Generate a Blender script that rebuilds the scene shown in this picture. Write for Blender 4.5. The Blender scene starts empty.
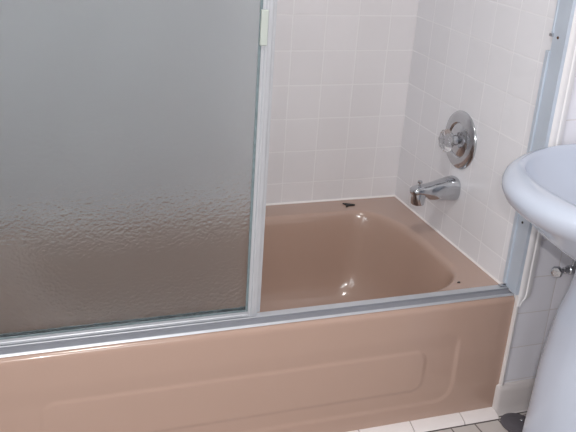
import bpy, bmesh, math, random
from mathutils import Vector, Matrix
random.seed(4)
PI = math.pi
S = bpy.context.scene
COL = S.collection
H0 = 0.377            # tub rim height
T = 0.1095            # wall tile pitch
FY = -0.748           # plane of the tub apron and of the wall beside it
XR = 0.27             # right-hand wall that carries the sink
XL = -1.53            # left end of the alcove


def lin(c):
    return tuple(((v / 255) / 12.92 if v / 255 <= 0.04045 else ((v / 255 + 0.055) / 1.055) ** 2.4) for v in c) + (1,)


# ---------------------------------------------------------------- materials
def new_mat(name):
    m = bpy.data.materials.new(name)
    m.use_nodes = True
    nt = m.node_tree
    return m, nt, nt.nodes['Principled BSDF']


def N(nt, kind, **kw):
    n = nt.nodes.new(kind)
    for k, v in kw.items():
        setattr(n, k, v)
    return n


def math_node(nt, op, a, b=None, c=None):
    n = N(nt, 'ShaderNodeMath', operation=op)
    for i, v in enumerate((a, b, c)):
        if v is None:
            continue
        if isinstance(v, (int, float)):
            n.inputs[i].default_value = v
        else:
            nt.links.new(v, n.inputs[i])
    return n.outputs[0]


def simple(name, rgb, rough=0.4, metal=0.0, bump=0.0, bscale=60, var=0.0, vscale=6, coat=0.0, bdist=0.001):
    m, nt, b = new_mat(name)
    b.inputs['Base Color'].default_value = lin(rgb)
    b.inputs['Roughness'].default_value = rough
    b.inputs['Metallic'].default_value = metal
    b.inputs['Coat Weight'].default_value = coat
    b.inputs['Coat Roughness'].default_value = 0.06
    geo = N(nt, 'ShaderNodeNewGeometry')
    if var:
        no = N(nt, 'ShaderNodeTexNoise')
        no.inputs['Scale'].default_value = vscale
        no.inputs['Detail'].default_value = 3
        nt.links.new(geo.outputs['Position'], no.inputs['Vector'])
        mr = N(nt, 'ShaderNodeMapRange')
        mr.inputs['To Min'].default_value = 1 - var
        mr.inputs['To Max'].default_value = 1 + var
        nt.links.new(no.outputs['Fac'], mr.inputs['Value'])
        mx = N(nt, 'ShaderNodeMix', data_type='RGBA', blend_type='MULTIPLY')
        mx.inputs['Factor'].default_value = 1
        mx.inputs[6].default_value = lin(rgb)
        nt.links.new(mr.outputs[0], mx.inputs[7])
        nt.links.new(mx.outputs[2], b.inputs['Base Color'])
    if bump:
        no = N(nt, 'ShaderNodeTexNoise')
        no.inputs['Scale'].default_value = bscale
        nt.links.new(geo.outputs['Position'], no.inputs['Vector'])
        bp = N(nt, 'ShaderNodeBump')
        bp.inputs['Strength'].default_value = bump
        bp.inputs['Distance'].default_value = bdist
        nt.links.new(no.outputs['Fac'], bp.inputs['Height'])
        nt.links.new(bp.outputs[0], b.inputs['Normal'])
    return m


def tile_mat(name, axes, off, pitch, rgb, grout, gw=0.0018, rough=0.25, bump=0.2, tilevar=0.02, stagger=False):
    """square glazed tiles laid on world axes; off = position of one joint per axis"""
    m, nt, b = new_mat(name)
    geo = N(nt, 'ShaderNodeNewGeometry')
    sep = N(nt, 'ShaderNodeSeparateXYZ')
    nt.links.new(geo.outputs['Position'], sep.inputs[0])
    # slight waviness of hand-set joints
    nz = N(nt, 'ShaderNodeTexNoise')
    nz.inputs['Scale'].default_value = 9
    nt.links.new(geo.outputs['Position'], nz.inputs['Vector'])
    wob = math_node(nt, 'MULTIPLY_ADD', nz.outputs['Fac'], 0.004, -0.002)
    ds, cells = [], []
    for ax, o in zip(axes, off):
        v = sep.outputs['XYZ'.index(ax)]
        v = math_node(nt, 'ADD', v, wob)
        u = math_node(nt, 'DIVIDE', math_node(nt, 'SUBTRACT', v, o), pitch)
        cells.append(math_node(nt, 'FLOOR', u))
        fr = math_node(nt, 'FRACT', u)
        d = math_node(nt, 'MINIMUM', fr, math_node(nt, 'SUBTRACT', 1.0, fr))
        ds.append(math_node(nt, 'MULTIPLY', d, pitch))
    d = math_node(nt, 'MINIMUM', ds[0], ds[1])
    mr = N(nt, 'ShaderNodeMapRange', interpolation_type='SMOOTHSTEP')
    mr.inputs['From Min'].default_value = gw * 0.4
    mr.inputs['From Max'].default_value = gw * 1.3
    nt.links.new(d, mr.inputs['Value'])
    # per-tile tone
    comb = N(nt, 'ShaderNodeCombineXYZ')
    nt.links.new(cells[0], comb.inputs[0]); nt.links.new(cells[1], comb.inputs[1])
    wn = N(nt, 'ShaderNodeTexWhiteNoise', noise_dimensions='3D')
    nt.links.new(comb.outputs[0], wn.inputs['Vector'])
    tv = math_node(nt, 'MULTIPLY_ADD', wn.outputs['Value'], 2 * tilevar, 1 - tilevar)
    mx0 = N(nt, 'ShaderNodeMix', data_type='RGBA', blend_type='MULTIPLY')
    mx0.inputs['Factor'].default_value = 1
    mx0.inputs[6].default_value = lin(rgb)
    nt.links.new(tv, mx0.inputs[7])
    mx = N(nt, 'ShaderNodeMix', data_type='RGBA')
    mx.inputs[6].default_value = lin(grout)
    nt.links.new(mx0.outputs[2], mx.inputs[7])
    nt.links.new(mr.outputs[0], mx.inputs['Factor'])
    nt.links.new(mx.outputs[2], b.inputs['Base Color'])
    rr = N(nt, 'ShaderNodeMapRange')
    rr.inputs['To Min'].default_value = 0.45
    rr.inputs['To Max'].default_value = rough
    nt.links.new(mr.outputs[0], rr.inputs['Value'])
    nt.links.new(rr.outputs[0], b.inputs['Roughness'])
    # cushion edge + soft glaze ripple
    ce = N(nt, 'ShaderNodeMapRange', interpolation_type='SMOOTHSTEP')
    ce.inputs['From Max'].default_value = 0.006
    nt.links.new(d, ce.inputs['Value'])
    rip = N(nt, 'ShaderNodeTexNoise')
    rip.inputs['Scale'].default_value = 14
    nt.links.new(geo.outputs['Position'], rip.inputs['Vector'])
    hsum = math_node(nt, 'ADD', ce.outputs[0], math_node(nt, 'MULTIPLY', rip.outputs['Fac'], 0.8))
    bp = N(nt, 'ShaderNodeBump')
    bp.inputs['Strength'].default_value = bump
    bp.inputs['Distance'].default_value = 0.0012
    nt.links.new(hsum, bp.inputs['Height'])
    nt.links.new(bp.outputs[0], b.inputs['Normal'])
    return m


ZOFF = H0 + 0.6675 * T
WT, GR = (228, 224, 226), (234, 231, 232)
M = {}
M['tile_back'] = tile_mat('white_tile_back', 'XZ', (0.1625 * T, ZOFF), T, WT, GR)
M['tile_end'] = tile_mat('white_tile_end', 'YZ', (-0.0, ZOFF), T, (233, 232, 236), (238, 237, 240))
M['tile_return'] = tile_mat('white_tile_return', 'XZ', (0.1205, H0 - 0.4932 * T), T, (236, 234, 240), (212, 206, 206), gw=0.0016)
M['tile_room'] = tile_mat('white_tile_room', 'YZ', (0, ZOFF), T, WT, GR)
M['floor'] = tile_mat('small_floor_tile', 'XY', (-0.160, -0.7822), 0.0765, (206, 198, 194), (110, 100, 98), gw=0.0024, rough=0.5, tilevar=0.05)
M['plaster'] = simple('painted_plaster', (228, 227, 225), 0.7, bump=0.2)
M['bullnose'] = simple('white_bullnose', (232, 229, 230), 0.3, bump=0.5, bscale=70, var=0.04, vscale=30)
M['cove'] = simple('cove_tile_glaze', (212, 204, 202), 0.35, bump=0.2, bscale=30, var=0.03)
M['curb'] = simple('curb_tile_glaze', (238, 229, 227), 0.35, bump=0.15, bscale=30, var=0.03)
M['grout_dark'] = simple('dark_joint', (70, 62, 60), 0.9)
M['caulk'] = simple('white_caulk', (236, 230, 228), 0.45, bump=0.5, bscale=60)
M['enamel'] = simple('rose_beige_enamel', (180, 151, 136), 0.20, coat=0.7, bump=0.12, bscale=5, bdist=0.004, var=0.02, vscale=3)
M['alu'] = simple('anodised_aluminium', (200, 202, 207), 0.38, metal=0.5, bump=0.3, bscale=90, var=0.08, vscale=25)
M['alu_dull'] = simple('weathered_aluminium', (196, 205, 217), 0.5, metal=0.2, bump=0.3, bscale=60, var=0.10, vscale=12)
M['gasket'] = simple('grey_green_gasket', (112, 126, 130), 0.35, var=0.45, vscale=110)  # strong mottling paints the sparkle along the glass edge
M['channel'] = simple('channel_reflection_grey', (150, 151, 158), 0.5, metal=0.3, var=0.1, vscale=20)  # darker than the track: its dark reflection put into the colour
M['plastic'] = simple('pale_plastic', (178, 184, 178), 0.45)
M['chrome'] = simple('polished_chrome', (190, 192, 196), 0.09, metal=1.0)
M['chrome_soft'] = simple('worn_chrome', (200, 202, 206), 0.13, metal=1.0, bump=0.06, bscale=40)
M['black'] = simple('black_scrap', (34, 30, 30), 0.6)
M['rubber'] = simple('grey_rubber', (92, 88, 94), 0.55, bump=0.2, bscale=200)
M['rust'] = simple('rusty_screw', (96, 66, 44), 0.7, metal=0.3, var=0.3, vscale=200)
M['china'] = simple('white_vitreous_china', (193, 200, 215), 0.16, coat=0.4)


def glass_mat():
    m, nt, b = new_mat('obscure_glass')
    b.inputs['Base Color'].default_value = (0.95, 0.985, 0.995, 1)
    b.inputs['Transmission Weight'].default_value = 1.0
    b.inputs['Roughness'].default_value = 0.12
    b.inputs['IOR'].default_value = 1.45
    geo = N(nt, 'ShaderNodeNewGeometry')
    mp = N(nt, 'ShaderNodeMapping')
    mp.inputs['Scale'].default_value = (1, 0.4, 1)
    nt.links.new(geo.outputs['Position'], mp.inputs['Vector'])
    vo = N(nt, 'ShaderNodeTexVoronoi', feature='SMOOTH_F1')
    vo.inputs['Scale'].default_value = 105
    vo.inputs['Smoothness'].default_value = 0.7
    no = N(nt, 'ShaderNodeTexNoise')
    no.inputs['Scale'].default_value = 170
    no.inputs['Detail'].default_value = 3
    nt.links.new(mp.outputs[0], vo.inputs['Vector'])
    nt.links.new(mp.outputs[0], no.inputs['Vector'])
    h = math_node(nt, 'ADD', vo.outputs['Distance'], math_node(nt, 'MULTIPLY', no.outputs['Fac'], 0.8))
    bp = N(nt, 'ShaderNodeBump')
    bp.inputs['Strength'].default_value = 0.42
    bp.inputs['Distance'].default_value = 0.0022
    nt.links.new(h, bp.inputs['Height'])
    nt.links.new(bp.outputs[0], b.inputs['Normal'])
    return m


M['glass'] = glass_mat()
m, nt, b = new_mat('clear_acrylic')
b.inputs['Base Color'].default_value = (0.95, 0.95, 0.97, 1)
b.inputs['Transmission Weight'].default_value = 0.9
b.inputs['Roughness'].default_value = 0.05
b.inputs['IOR'].default_value = 1.49
M['acrylic'] = m


# ---------------------------------------------------------------- mesh helpers
def obj(name, bm, mat, parent=None, smooth=True, bevel=0, seg=2, angle=35):
    me = bpy.data.meshes.new(name)
    bmesh.ops.recalc_face_normals(bm, faces=bm.faces)
    bm.to_mesh(me); bm.free()
    me.materials.append(mat)
    o = bpy.data.objects.new(name, me)
    COL.objects.link(o)
    if parent is not None:
        o.parent = parent
        o.matrix_parent_inverse = Matrix.Translation(parent.location).inverted()
    if bevel:
        md = o.modifiers.new('bevel', 'BEVEL')
        md.width = bevel; md.segments = seg; md.limit_method = 'ANGLE'; md.angle_limit = math.radians(40)
    if smooth:
        me.polygons.foreach_set('use_smooth', [True] * len(me.polygons))
        me.set_sharp_from_angle(angle=math.radians(angle)) if not bevel else None
        if bevel:
            md = o.modifiers.new('wn', 'WEIGHTED_NORMAL')
    return o


def box(bm, a, b):
    vs = [bm.verts.new((x, y, z)) for x in (a[0], b[0]) for y in (a[1], b[1]) for z in (a[2], b[2])]
    for f in ((0, 1, 3, 2), (4, 6, 7, 5), (0, 4, 5, 1), (2, 3, 7, 6), (0, 2, 6, 4), (1, 5, 7, 3)):
        bm.faces.new([vs[i] for i in f])
    return bm


def loft(bm, rings, cap0=True, cap1=True):
    R = [[bm.verts.new(p) for p in r] for r in rings]
    n = len(R[0])
    for a, b in zip(R, R[1:]):
        for i in range(n):
            bm.faces.new((a[i], a[(i + 1) % n], b[(i + 1) % n], b[i]))
    if cap0:
        bm.faces.new(R[0])
    if cap1:
        bm.faces.new(R[-1])
    return R


def lathe(bm, prof, origin, axis, n=48, lobes=0, lobe=0.0):
    """prof: (distance along axis, radius)"""
    ax = Vector(axis).normalized()
    u = ax.orthogonal().normalized(); v = ax.cross(u)
    o = Vector(origin)
    rings = []
    for d, r in prof:
        ring = []
        for i in range(n):
            t = 2 * PI * i / n
            rr = r * (1 + lobe * math.cos(lobes * t)) if lobes else r
            ring.append(o + ax * d + (u * math.cos(t) + v * math.sin(t)) * max(rr, 1e-5))
        rings.append(ring)
    loft(bm, rings)
    return bm


def extrude_profile(bm, pts, axis, a, b):
    """closed profile swept along a world axis: pts are the other two coordinates in order"""
    def P(p, t):
        return {'X': (t, p[0], p[1]), 'Y': (p[0], t, p[1]), 'Z': (p[0], p[1], t)}[axis]
    loft(bm, [[P(p, a) for p in pts], [P(p, b) for p in pts]])
    return bm


def tube(bm, pts, r, n=12):
    pts = [Vector(p) for p in pts]
    rings = []
    for i, p in enumerate(pts):
        d = (pts[min(i + 1, len(pts) - 1)] - pts[max(i - 1, 0)]).normalized()
        u = d.cross(Vector((0.3, 1, 0.2))).normalized(); v = d.cross(u)
        rings.append([p + (u * math.cos(2 * PI * k / n) + v * math.sin(2 * PI * k / n)) * r for k in range(n)])
    loft(bm, rings)
    return bm


def BM():
    return bmesh.new()


def thing(name, loc, label, cat, group=None):
    o = bpy.data.objects.new(name, None)
    o.empty_display_size = 0.05
    COL.objects.link(o); o.location = loc
    return tag(o, label, cat, group)


def tag(o, label, cat, group=None):
    o['label'] = label; o['category'] = cat
    if group:
        o['group'] = group
    return o


def struct(name, bm, mat, **kw):
    o = obj(name, bm, mat, **kw)
    o['kind'] = 'structure'
    return o


# ---------------------------------------------------------------- the room
CEIL = 2.40
YN = -3.0    # wall behind the camera
XRL = -2.0   # left wall of the room
struct('floor', box(BM(), (XRL - .1, YN - .1, -0.1), (XR + .1, 0.1, 0.0)), M['floor'], smooth=False)
struct('ceiling', box(BM(), (XRL - .1, YN - .1, CEIL), (XR + .1, 0.1, CEIL + .1)), M['plaster'], smooth=False)
struct('wall_back', box(BM(), (XL - .1, 0, 0), (0.1, 0.1, CEIL)), M['tile_back'], smooth=False)
struct('wall_end', box(BM(), (0, FY + .002, 0), (0.1, 0, CEIL)), M['tile_end'], smooth=False)
struct('wall_return', box(BM(), (0.0002, FY, 0), (XR + .1, FY + .05, CEIL)), M['tile_return'], smooth=False)
struct('wall_right', box(BM(), (XR, YN, 0), (XR + .1, FY, CEIL)), M['tile_room'], smooth=False)
struct('wall_left', box(BM(), (XL - .1, FY, 0), (XL, 0, CEIL)), M['tile_room'], smooth=False)
bm = box(BM(), (XRL - .1, YN, 0), (XRL, FY, CEIL))
box(bm, (XRL, FY, 0), (XL, FY + .05, CEIL))
struct('wall_side', bm, M['plaster'], smooth=False)
struct('wall_near', box(BM(), (XRL - .1, YN - .1, 0), (XR + .1, YN, CEIL)), M['plaster'], smooth=False)

# white strip on the outside corner, beside the door jamb, above the tub rim
W0 = -0.0005
ztop = 2.1
pts = [(W0, FY), (W0, FY - .009), (.004, FY - .013), (.012, FY - .014), (.019, FY - .012), (.022, FY - .0145), (.030, FY - .014), (.038, FY - .010), (.042, FY - .001), (.042, FY)]
bm = BM(); k0 = H0 - 0.01
R_ = []
for z, s in ((k0 - .012, .30), (k0, .48), (k0 + .010, .88), (k0 + .018, 1.0), (ztop, 1.0)):
    R_.append([(p[0] * s if p[0] > 0 else p[0], p[1], z) for p in pts])
loft(bm, R_)
struct('trim_1', bm, M['bullnose'])
# narrow caulked bead down the side of the apron
W0 = -.0012
pts = [(W0, FY), (W0, FY - .010), (.003, FY - .011), (.009, FY - .008), (.012, FY)]
struct('trim_2', extrude_profile(BM(), pts, 'Z', .095, k0 + .016), M['caulk'])
# caulk beads along the back and end of the tub deck
pts = [(0, H0 - .002), (-.005, H0 - .002), (-.0045, H0 + .001), (-.002, H0 + .0035), (0, H0 + .005)]
struct('trim_3', extrude_profile(BM(), pts, 'X', XL, 0), M['caulk'])
struct('trim_4', extrude_profile(BM(), [(p[0] * .8, p[1]) for p in pts], 'Y', FY + .064, -.002), M['caulk'])

# cove base beside the tub: rounded top, foot sweeping onto the floor, wrapped left end
bm = BM()
prof = [(0, .098), (.006, .096), (.010, .090), (.0115, .075), (.012, .03), (.0135, .012), (.017, .003), (.022, .0005)]
rings = []
for x, s in ((-.009, .05), (-.007, .55), (-.002, .85), (.006, 1.0), (XR, 1.0)):
    r = [(x, FY - d * s - .0002, z if s > .9 else z * (0.93 + .07 * s)) for d, z in prof]
    r += [(x, FY - .0002, .0005)]
    rings.append(r)
loft(bm, rings)
struct('baseboard_right', bm, M['cove'])
# dark joint between cove and floor
struct('trim_5', box(BM(), (.004, FY - .0245, 0.0003), (XR, FY - .0222, .0016)), M['grout_dark'], smooth=False)

# curb row of narrow tiles along the foot of the apron
bm = BM()
y0, y1 = -.7435, -.7815
edges = [-.003, -.114, -.272, -.427, -.582, -.737, -.892, -1.047, -1.202, -1.357, XL]
for a, b_ in zip(edges, edges[1:]):
    g = .0014
    pr = [(y0, .0005), (y0, .018), (y0 - .006, .0175), (y1 + .012, .011), (y1 + .004, .0075), (y1, .003), (y1, .0005)]
    loft(bm, [[(t, p[0], p[1]) for p in pr] for t in (a - g, b_ + g)])
struct('trim_6', bm, M['curb'])
struct('trim_7', box(BM(), (XL, -.7822, .0002), (-.003, -.742, .0018)), M['grout_dark'], smooth=False)

# ---------------------------------------------------------------- bathtub
tub = thing('bathtub', (-.76, -.38, 0), 'rose-beige enamelled bathtub filling the tiled alcove behind the glass sliding door', 'bathtub')


def rrect(x0, x1, yb, yf, cor, z, n=14):
    """rounded rectangle; cor = (rx, ry) for back-right, front-right, front-left, back-left"""
    c = [(x1, yb, -1, -1, 90, 0), (x1, yf, -1, 1, 0, -90), (x0, yf, 1, 1, -90, -180), (x0, yb, 1, -1, 180, 90)]
    out = []
    for (cx, cy, sx, sy, a0, a1), (rx, ry) in zip(c, cor):
        ox, oy = cx + sx * rx, cy + sy * ry
        for i in range(n + 1):
            a = math.radians(a0 + (a1 - a0) * i / n)
            out.append((ox + rx * math.cos(a), oy + ry * math.sin(a), z))
    # straights are subdivided by the caller through resampling
    return out


def resample(ring, n=160):
    P = [Vector(p) for p in ring]
    P.append(P[0])
    L = [0]
    for a, b in zip(P, P[1:]):
        L.append(L[-1] + (b - a).length)
    out = []; j = 0
    for i in range(n):
        t = L[-1] * i / n
        while L[j + 1] < t:
            j += 1
        f = (t - L[j]) / max(L[j + 1] - L[j], 1e-9)
        out.append(tuple(P[j].lerp(P[j + 1], f)))
    return out


bm = BM()
X0, X1, YB, YF = -1.40, -.064, -.092, -.6800
stages = [  # inset, depth, extra inset at the left (sloping back rest)
    (0, 0, 0), (.004, .0006, 0), (.008, .0026, 0), (.012, .0065, 0), (.0155, .013, .003), (.019, .024, .008), (.026, .06, .02), (.037, .12, .05),
    (.050, .19, .08), (.062, .235, .11), (.080, .270, .13), (.108, .294, .15), (.15, .307, .17), (.20, .313, .18)]
rings = []
for ins, dep, ex in stages:
    k = ins
    fr = min(k, .016) + max(0, k - .016) * .75
    cor = [(max(.135 - k * .2, .05), max(.27 - k * .7, .06)), (max(.19 - k * .6, .05), max(.15 - k * .5, .05)), (.15, .15), (.15, .2)]
    rings.append(rrect(X0 + k + ex, X1 - k * 1.1, YB - k * .9, YF + fr, cor, H0 - dep))
# the deck: same angular layout carried to the outer rectangle
n = len(rings[0])
ox0, ox1, oyb, oyf = XL + .001, -.0012, -.0012, -.7350
def outer(p, z, inset=0.0):
    cx, cy = (X0 + X1) / 2, (YB + YF) / 2
    dx, dy = p[0] - cx, p[1] - cy
    tx = ((ox1 - inset if dx > 0 else ox0 + inset) - cx) / dx if abs(dx) > 1e-9 else 1e9
    ty = ((oyb - inset if dy > 0 else oyf + inset) - cy) / dy if abs(dy) > 1e-9 else 1e9
    t = min(tx, ty)
    return (cx + dx * t, cy + dy * t, z)
per = n // 4
out = []
first = rings[0]
for q, (cx, cy) in enumerate(((ox1, oyb), (ox1, oyf), (ox0, oyf), (ox0, oyb))):
    seg = first[q * per:(q + 1) * per]
    prog = [outer(p, H0) for p in seg]
    k = min(range(per), key=lambda i: (prog[i][0] - cx) ** 2 + (prog[i][1] - cy) ** 2)
    prog[k] = (cx, cy, H0)
    out += prog
lip = [(p[0], p[1], .02) for p in out]
loft(bm, [lip, out] + rings, cap0=False, cap1=True)
basin = obj('basin', bm, M['enamel'], tub, angle=60)

# apron: rolled top edge, two nested pressed panels
def sd_rrect(x, z, x0, x1, z0, z1, r):
    cx, cz = (x0 + x1) / 2, (z0 + z1) / 2
    qx, qz = abs(x - cx) - (x1 - x0) / 2 + r, abs(z - cz) - (z1 - z0) / 2 + r
    return math.hypot(max(qx, 0), max(qz, 0)) + min(max(qx, qz), 0) - r
def sm(t):
    t = max(0, min(1, t)); return t * t * (3 - 2 * t)
def apron_y(x, z):
    d1 = sd_rrect(x, z, -1.36, -.155, .070, .305, .05)
    d2 = sd_rrect(x, z, -1.24, -.250, .118, .243, .035)
    y = -.7480
    y += .0030 * sm((.006 - d1) / .014)
    # the outer panel's upper edge fades out into the roll
    y -= .0030 * sm((.006 - d1) / .014) * sm((z - .235) / .06)
    y -= .0026 * sm((.005 - d2) / .011)
    return y + max(0, (.10 - z)) * .03
bm = BM()
nx, zs = 330, [H0 - .016 - i * (H0 - .017) / 96 for i in range(97)]
grid = []
roll = [(-.7150, H0 + .0004), (-.7330, H0 + .0004)]
for a in (10, 25, 40, 55, 70):
    roll.append((-.7330 - .0150 * math.sin(math.radians(a)), H0 - .0148 + .0150 * math.cos(math.radians(a))))
for i in range(nx + 1):
    x = XL + .001 + (-.0016 - XL - .001) * i / nx
    col = [(x, y, z) for y, z in roll] + [(x, apron_y(x, z), z) for z in zs]
    # closed at the right and left with a small rounding
    grid.append([bm.verts.new(p) for p in col])
for a, b_ in zip(grid, grid[1:]):
    for j in range(len(a) - 1):
        bm.faces.new((a[j], a[j + 1], b_[j + 1], b_[j]))
ret = []
for p in grid[-1]:
    ret.append(bm.verts.new((p.co.x, -.70, p.co.z)))
for j in range(len(ret) - 1):
    bm.faces.new((grid[-1][j], grid[-1][j + 1], ret[j + 1], ret[j]))
obj('apron', bm, M['enamel'], tub, angle=60)

# ---------------------------------------------------------------- shower door frame
frame = thing('shower_door_frame', (-.76, -.72, H0), 'aluminium sliding-door frame fixed to the tub rim and the tiled end wall', 'door frame')
z = H0 + .0006
pts = [(-.6900, z), (-.6900, z + .0095), (-.6915, z + .0100), (-.7095, z + .0095), (-.7105, z + .0088), (-.7110, z + .0030), (-.7320, z + .0022), (-.7330, z + .0046),
       (-.7352, z + .0048), (-.7385, z + .001), (-.7390, z)]
obj('bottom_track', extrude_profile(BM(), pts, 'X', XL + .001, -.0010), M['alu'], frame, angle=20)
ch = obj('track_reflection_strip', box(BM(), (XL + .001, -.7325, z + .0015), (-.0010, -.7109, z + .0032)), M['channel'], frame, smooth=False)  # added strips in the track groove, coloured for its dark reflection
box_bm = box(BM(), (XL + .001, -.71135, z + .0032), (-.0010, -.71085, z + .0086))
obj('track_reflection_strip', box_bm, M['channel'], frame, smooth=False)
# wall jamb (right) and its twin at the far left end
jp = [(0, -.7030), (-.0050, -.7030), (-.0050, -.7290), (-.0085, -.7330), (-.0085, -.7560), (0, -.7575)]
def jamb(flip, name='wall_jamb'):
    f = (lambda x: XL - x) if flip else (lambda x: x)
    o = extrude_profile(BM(), [(f(x - .0008), y) for x, y in jp], 'Z', H0 + .012, 1.80)
    return obj(name, o, M['alu_dull'], frame, angle=20)
jamb(False); jamb(True)
o = obj('bumper_strip', box(BM(), (-.0100, -.7030, H0 + .018), (-.0008, -.6900, 1.034)), M['alu_dull'], frame, bevel=.0015)
o['label'] = 'lower side strip of the jamb'
obj('bumper_strip', box(BM(), (-.0080, -.7030, 1.077), (-.0008, -.6960, 1.79)), M['alu_dull'], frame, bevel=.0015)
obj('catch', box(BM(), (-.0120, -.7060, 1.069), (-.0040, -.6950, 1.077)), M['chrome_soft'], frame, bevel=.001)
for zz, mt, lb in ((1.070, 'rust', 'rusty screw'), (.587, 'black', 'dark screw')):
    s = obj('screw', lathe(BM(), [(0, .0035), (.0015, .0032), (.002, 0)], (-.0058, -.7230, zz), (-1, 0, 0), 16), M[mt], frame)
    s['label'] = lb
obj('corner_clip', box(BM(), (-.024, -.7060, H0 + .0112), (-.001, -.6930, H0 + .0150)), M['chrome_soft'], frame, bevel=.001)
obj('header', box(BM(), (XL + .001, -.742, 1.775), (-.0010, -.682, 1.825)), M['alu'], frame, bevel=.002)

# ---------------------------------------------------------------- sliding doors
def door(x0, x1, y, z0, label, handle):
    d = thing('shower_door', ((x0 + x1) / 2, y, z0), label, 'shower door', 'sliding obscure-glass doors on the tub')
    z1 = 1.77
    t = .006
    sw, rh = .021, .014
    def stile(xa, xb, side):
        # hollow section with a stepped face
        pr = [(xa, y + t), (xa, y - t), (xa + (xb - xa) * .30, y - t), (xa + (xb - xa) * .38, y - t - .003), (xa + (xb - xa) * .62, y - t - .003), (xa + (xb - xa) * .70, y - t), (xb, y - t), (xb, y + t)]
        return obj('stile', extrude_profile(BM(), pr, 'Z', z0, z1), M['alu'], d, angle=20)
    stile(x0, x0 + sw, 0); stile(x1 - sw, x1, 1)
    pr = [(y + t, z0 + .001), (y - t, z0 + .001), (y - t, z0 + rh * .4), (y - t + .002, z0 + rh * .5), (y - t + .002, z0 + rh), (y + t, z0 + rh)]
    obj('bottom_rail', extrude_profile(BM(), pr, 'X', x0 + sw, x1 - sw), M['alu'], d, angle=20)
    obj('top_rail', box(BM(), (x0 + sw, y - t, z1 - .03), (x1 - sw, y + t, z1)), M['alu'], d)
    obj('glass_pane', box(BM(), (x0 + sw - .004, y - .0025, z0 + rh - .003), (x1 - sw + .004, y + .0025, z1 - .028)), M['glass'], d, smooth=False)
    # translucent gasket round the glass
    g = BM()
    box(g, (x1 - sw - .006, y - .0052, z0 + rh), (x1 - sw, y - .0026, z1 - .03))
    box(g, (x0 + sw, y - .0052, z0 + rh), (x0 + sw + .006, y - .0026, z1 - .03))
    box(g, (x0 + sw + .006, y - .0052, z0 + rh), (x1 - sw - .006, y - .0026, z0 + rh + .005))
    obj('gasket', g, M['gasket'], d, bevel=.0008)
    if handle:
        h = obj('finger_pull', box(BM(), (x1 - sw - .005, y - t - .009, 1.052), (x1 - sw + .011, y - t - .0005, 1.127)), M['plastic'], d, bevel=.002)
        h['label'] = 'pale plastic finger pull'
    return d
door(-1.475, -.7235, -.6995 - .0005, H0 + .0112, 'obscure-glass sliding door, front one of the pair, with pale plastic finger pull on its stile', True)
door(-1.465, -.7080, -.6830, H0 + .0112, 'obscure-glass sliding door, rear one, its stile showing just behind the front one', False)

# ---------------------------------------------------------------- tub valve
VC = Vector((0, -.363, .6985))
v = thing('bath_valve', VC, 'round chrome mixing valve with clear acrylic knob on the tiled end wall', 'faucet')
ax = (-1, 0, 0)
bm = BM()
lathe(bm, [(.0005, .0865), (.003, .0868), (.0055, .0850), (.0080, .0800), (.0105, .0700), (.0120, .0600), (.0125, .0540), (.0100, .0520), (.0085, .0500), (.0100, .0470), (.0135, .0400), (.0165, .0280), (.0180, .0200), (.0180, .0)], VC, ax, 72)
obj('escutcheon', bm, M['chrome_soft'], v, angle=50)
obj('stem', lathe(BM(), [(.016, .0165), (.022, .0150), (.030, .0130), (.034, .0125), (.038, .0140), (.041, .0140), (.041, 0)], VC, ax, 32), M['chrome'], v)
bm = BM()
lathe(bm, [(.037, .0140), (.0385, .0240), (.041, .0315), (.048, .0340), (.055, .0320), (.060, .0265), (.0625, .0180), (.0620, .0120), (.0605, 0)], VC, ax, 64, lobes=8, lobe=.05)
k = obj('knob', bm, M['acrylic'], v)
k['label'] = 'clear fluted acrylic knob'
obj('knob_cap', lathe(BM(), [(.0610, .0095), (.0635, .0090), (.0645, 0)], VC, ax, 24), M['chrome'], v)
for dz in (-.034, .034):
    obj('screw', lathe(BM(), [(.012, .0052), (.0165, .0050), (.0178, .003), (.0178, 0)], VC + Vector((0, -dz * .55, dz * .75)), ax, 20), M['chrome'], v)

# ---------------------------------------------------------------- tub spout
sp = thing('tub_spout', (0, -.370, .545), 'chrome tub spout with diverter knob, on the end wall below the round valve', 'faucet')
def se(cx, cy, cz, hy, hz, n=32, e=2.6):
    out = []
    for i in range(n):
        t = 2 * PI * i / n
        c, s = math.cos(t), math.sin(t)
        out.append((cx, cy + hy * math.copysign(abs(c) ** (2 / e), c), cz + hz * math.copysign(abs(s) ** (2 / e), s)))
    return out
bm = BM()
st = [(-.0008, .549, .0330, .0350), (-.006, .549, .0345, .0370), (-.014, .549, .0335, .0365), (-.030, .5485, .0315, .0345), (-.050, .5465, .0290, .0310), (-.070, .5450, .0265, .0275),
      (-.088, .5440, .0240, .0240), (-.098, .5470, .0230, .0190), (-.110, .549, .0225, .0160), (-.125, .549, .0215, .0140), (-.138, .548, .0200, .0125), (-.144, .547, .0165, .0095), (-.146, .546, .008, .005)]
loft(bm, [se(x, -.370, cz, hy, hz) for x, cz, hy, hz in st])
# downturned outlet
rr = []
for zc, hx, hy in ((.552, .0195, .0200), (.540, .0215, .0212), (.522, .0200, .0200), (.509, .0192, .0192), (.506, .0180, .0180), (.506, .0150, .0150), (.520, .0140, .0140)):
    ring = []
    for i in range(32):
        t = 2 * PI * i / 32
        c, s = math.cos(t), math.sin(t)
        ring.append((-.1215 + hx * math.copysign(abs(c) ** .75, c), -.370 + hy * math.copysign(abs(s) ** .75, s), zc))
    rr.append(ring)
loft(bm, rr)
obj('spout_body', bm, M['chrome'], sp, angle=60)
obj('diverter_knob', lathe(BM(), [(0, .0035), (.008, .0030), (.010, .0068), (.014, .0075), (.0165, .0060), (.018, 0)], (-.122, -.370, .563), (0, 0, 1), 20), M['chrome'], sp)

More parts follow.
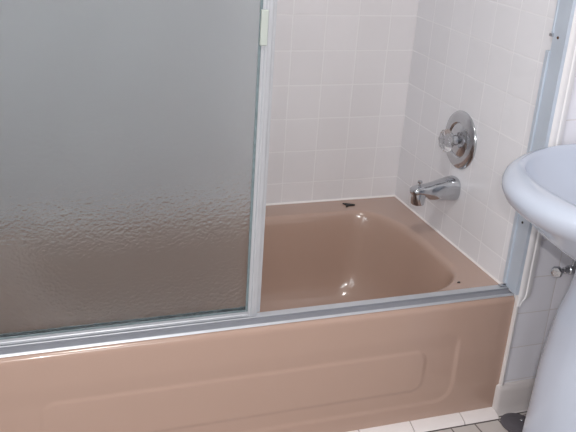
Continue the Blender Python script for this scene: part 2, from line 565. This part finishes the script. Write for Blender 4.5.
# ---------------------------------------------------------------- pedestal sink
sink = thing('pedestal_sink', (.05, -1.05, 0), 'white china pedestal sink with wide rolled rim, standing right of the tub', 'sink')
CXS, CYS = .09, -1.055
def egg(tip, hy, z, back, e=2.0, n=96, cy=CYS, cx=CXS):
    out = []
    for i in range(n):
        t = 2 * PI * i / n
        c, s = math.cos(t), math.sin(t)
        a = (cx - tip) if c < 0 else (back - cx)
        ee = e if c < 0 else 4.5
        out.append((cx + a * math.copysign(abs(c) ** (2 / ee), c), cy + hy * math.copysign(abs(s) ** (2 / ee), s), z))
    return out
B = XR - .002
rings = [egg(-.030, .115, .600, .20), egg(-.070, .150, .625, .21), egg(-.130, .195, .660, .225), egg(-.185, .230, .700, .24), egg(-.222, .258, .735, B),
         egg(-.250, .275, .753, B), egg(-.268, .287, .768, B), egg(-.277, .293, .785, B), egg(-.278, .2935, .797, B), egg(-.273, .290, .809, B), egg(-.261, .284, .817, B), egg(-.244, .276, .8200, B),
         egg(-.222, .271, .8175, .17, 2.3), egg(-.204, .267, .8145, .15, 2.4), egg(-.196, .262, .806, .145, 2.5), egg(-.189, .254, .787, .14, 2.5), egg(-.168, .232, .755, .13, 2.4), egg(-.130, .195, .715, .11, 2.2),
         egg(-.070, .135, .690, .10, 2.0), egg(.0, .07, .680, .10, 2.0), egg(.055, .022, .678, .10, 2.0)]
bm = BM(); loft(bm, rings)
obj('basin', bm, M['china'], sink, angle=70)
obj('drain', lathe(BM(), [(0, .022), (.003, .021), (.0035, .014), (.001, .012), (.001, 0)], (.078, -1.05, .6785), (0, 0, 1), 28), M['chrome'], sink)
bm = BM()
def ped(xl, xr, hy, z, e=2.6):
    cx = (xl + xr) / 2
    return egg(xl, hy, z, xr, e, 64, CYS, cx)
loft(bm, [ped(-.104, .215, .128, 0), ped(-.106, .215, .130, .012), ped(-.103, .212, .126, .10), ped(-.100, .205, .120, .22), ped(-.100, .200, .114, .34), ped(-.094, .195, .106, .42),
          ped(-.086, .190, .098, .49), ped(-.070, .190, .094, .54), ped(-.062, .190, .094, .58), ped(-.060, .190, .098, .612)])
obj('pedestal', bm, M['china'], sink, angle=70)

# ---------------------------------------------------------------- shut-off valve under the sink
sv = thing('shutoff_valve', (.13, -.800, .472), 'small chrome shut-off valve with oval handle under the sink, half behind the pedestal', 'valve')
YV, ZV = -.800, .474
obj('handle', lathe(BM(), [(0, .006), (.001, .0130), (.005, .0155), (.010, .0155), (.015, .0130), (.017, .006), (.017, 0)], (.076, YV, ZV), (-.85, -.5, 0), 36, lobes=6, lobe=.05), M['chrome'], sv)
obj('stem', lathe(BM(), [(0, .0060), (.020, .0060), (.022, .009), (.034, .009), (.034, 0)], (.072, YV, ZV), (1, 0, 0), 20), M['chrome_soft'], sv)
obj('valve_body', lathe(BM(), [(0, .0105), (.002, .0125), (.028, .0125), (.030, .009), (.156, .008), (.157, .024), (.1625, .026), (.1630, 0)], (.1065, YV, ZV), (1, 0, 0), 28), M['chrome_soft'], sv)
tube_pts = [(.121, YV, ZV + .008), (.121, YV, .56), (.122, -.83, .64), (.128, -.88, .70)]
obj('supply_tube', tube(BM(), tube_pts, .0048), M['chrome_soft'], sv)

# ---------------------------------------------------------------- small loose things
bm = BM()
lathe(bm, [(0.0005, .0440), (.004, .0460), (.007, .0450), (.009, .0400), (.0085, .0300), (.0100, .0270), (.0110, .0180), (.0110, 0)], (.033, -.8155, 0), (0, 0, 1), 48)
o = obj('drain_stopper', bm, M['rubber'], None)
pl = thing('rubber_stopper', (.033, -.8155, 0), 'round dark grey rubber disc lying on the floor tiles beside the pedestal', 'stopper')
o.name = 'disc'; o.data.name = 'disc'
o.parent = pl; o.matrix_parent_inverse = Matrix.Translation(pl.location).inverted()
obj('pull_ring', lathe(BM(), [(.0108, .0045), (.014, .0042), (.015, .003), (.015, 0)], (.046, -.816, 0), (0, 0, 1), 16), M['chrome_soft'], pl)

bm = BM()
sh = [(-.214, -.036), (-.198, -.042), (-.178, -.054), (-.178, -.060), (-.200, -.062), (-.216, -.070), (-.208, -.054)]
loft(bm, [[(x, y, H0 + .0005) for x, y in sh], [(x * 1 + .001, y, H0 + .004) for x, y in sh]])
tag(obj('plastic_scrap', bm, M['black'], None, bevel=.0008), 'small black triangular scrap lying on the back ledge of the tub', 'scrap')
bm = BM()
sh = [(-.119, -.643), (-.115, -.639), (-.108, -.640), (-.111, -.646)]
loft(bm, [[(x, y + .004, H0 + .0002) for x, y in sh], [(x, y + .004, H0 + .0022) for x, y in sh]])
tag(obj('grit_speck', bm, M['black'], None), 'tiny black speck on the front corner of the tub rim', 'scrap')

# added ceiling lamp (out of view), put in to light the alcove
lamp = thing('added_ceiling_lamp', (-.95, -1.45, CEIL), 'added round white ceiling lamp, out of view, giving the alcove more light', 'lamp')
obj('lamp_base', lathe(BM(), [(0, .17), (.02, .17), (.025, .155), (.025, 0)], (-.95, -1.45, CEIL - .0005), (0, 0, -1), 40), M['plaster'], lamp)

# ---------------------------------------------------------------- camera
cam = bpy.data.cameras.new('camera')
co = bpy.data.objects.new('camera', cam); COL.objects.link(co)
R3 = ((0.9436357916989427, -0.3249368582885293, 0.06298833820867057), (0.07202873200100796, 0.38734460946523874, 0.9191169758439612), (0.3230531757946927, 0.8627747050324331, -0.3889170270959623))
m4 = Matrix.Identity(4)
for r in range(3):
    m4[r][0] = R3[0][r]; m4[r][1] = R3[1][r]; m4[r][2] = -R3[2][r]
m4[0][3], m4[1][3], m4[2][3] = -1.27264, -2.34948, 1.01330 + H0
co.matrix_world = m4
cam.sensor_width = 36; cam.lens = 808.746 / 576 * 36; cam.clip_start = .05
S.camera = co

# ---------------------------------------------------------------- light
def area(name, loc, target, size, power, rgb, sy=None, shape='RECTANGLE'):
    l = bpy.data.lights.new(name, 'AREA'); l.energy = power; l.color = rgb
    l.shape = shape; l.size = size; l.size_y = sy or size
    o = bpy.data.objects.new(name, l); COL.objects.link(o); o.location = loc
    o.rotation_euler = (Vector(target) - Vector(loc)).to_track_quat('-Z', 'Y').to_euler()
    return o
area('added_ceiling_light', (-.95, -1.45, CEIL - .04), (-.95, -1.45, 0), .30, 12, (1, .98, .96), shape='DISK')  # overhead fill from the added lamp
area('window_daylight', (-.80, YN + .03, 1.75), (-.5, 0, .7), .8, 12, (.90, .96, 1.0), .8)
area('side_fill_light', (XRL + .03, -1.85, 1.25), (0, -1.2, .8), .7, 12, (.90, .95, 1.0), .8)  # added fill from the left to brighten the end wall; no window here
area('camera_flash', (-1.20, -2.33, 1.46), (-.5, -.5, .6), .04, 8, (1, .97, .95), .025)

w = bpy.data.worlds.new('world'); S.world = w; w.use_nodes = True
w.node_tree.nodes['Background'].inputs[0].default_value = (.8, .88, 1, 1)
w.node_tree.nodes['Background'].inputs[1].default_value = .3
S.view_settings.view_transform = 'Standard'
S.view_settings.look = 'None'
S.view_settings.gamma = 1
S.view_settings.exposure = 0.05
S.view_settings.use_curve_mapping = False
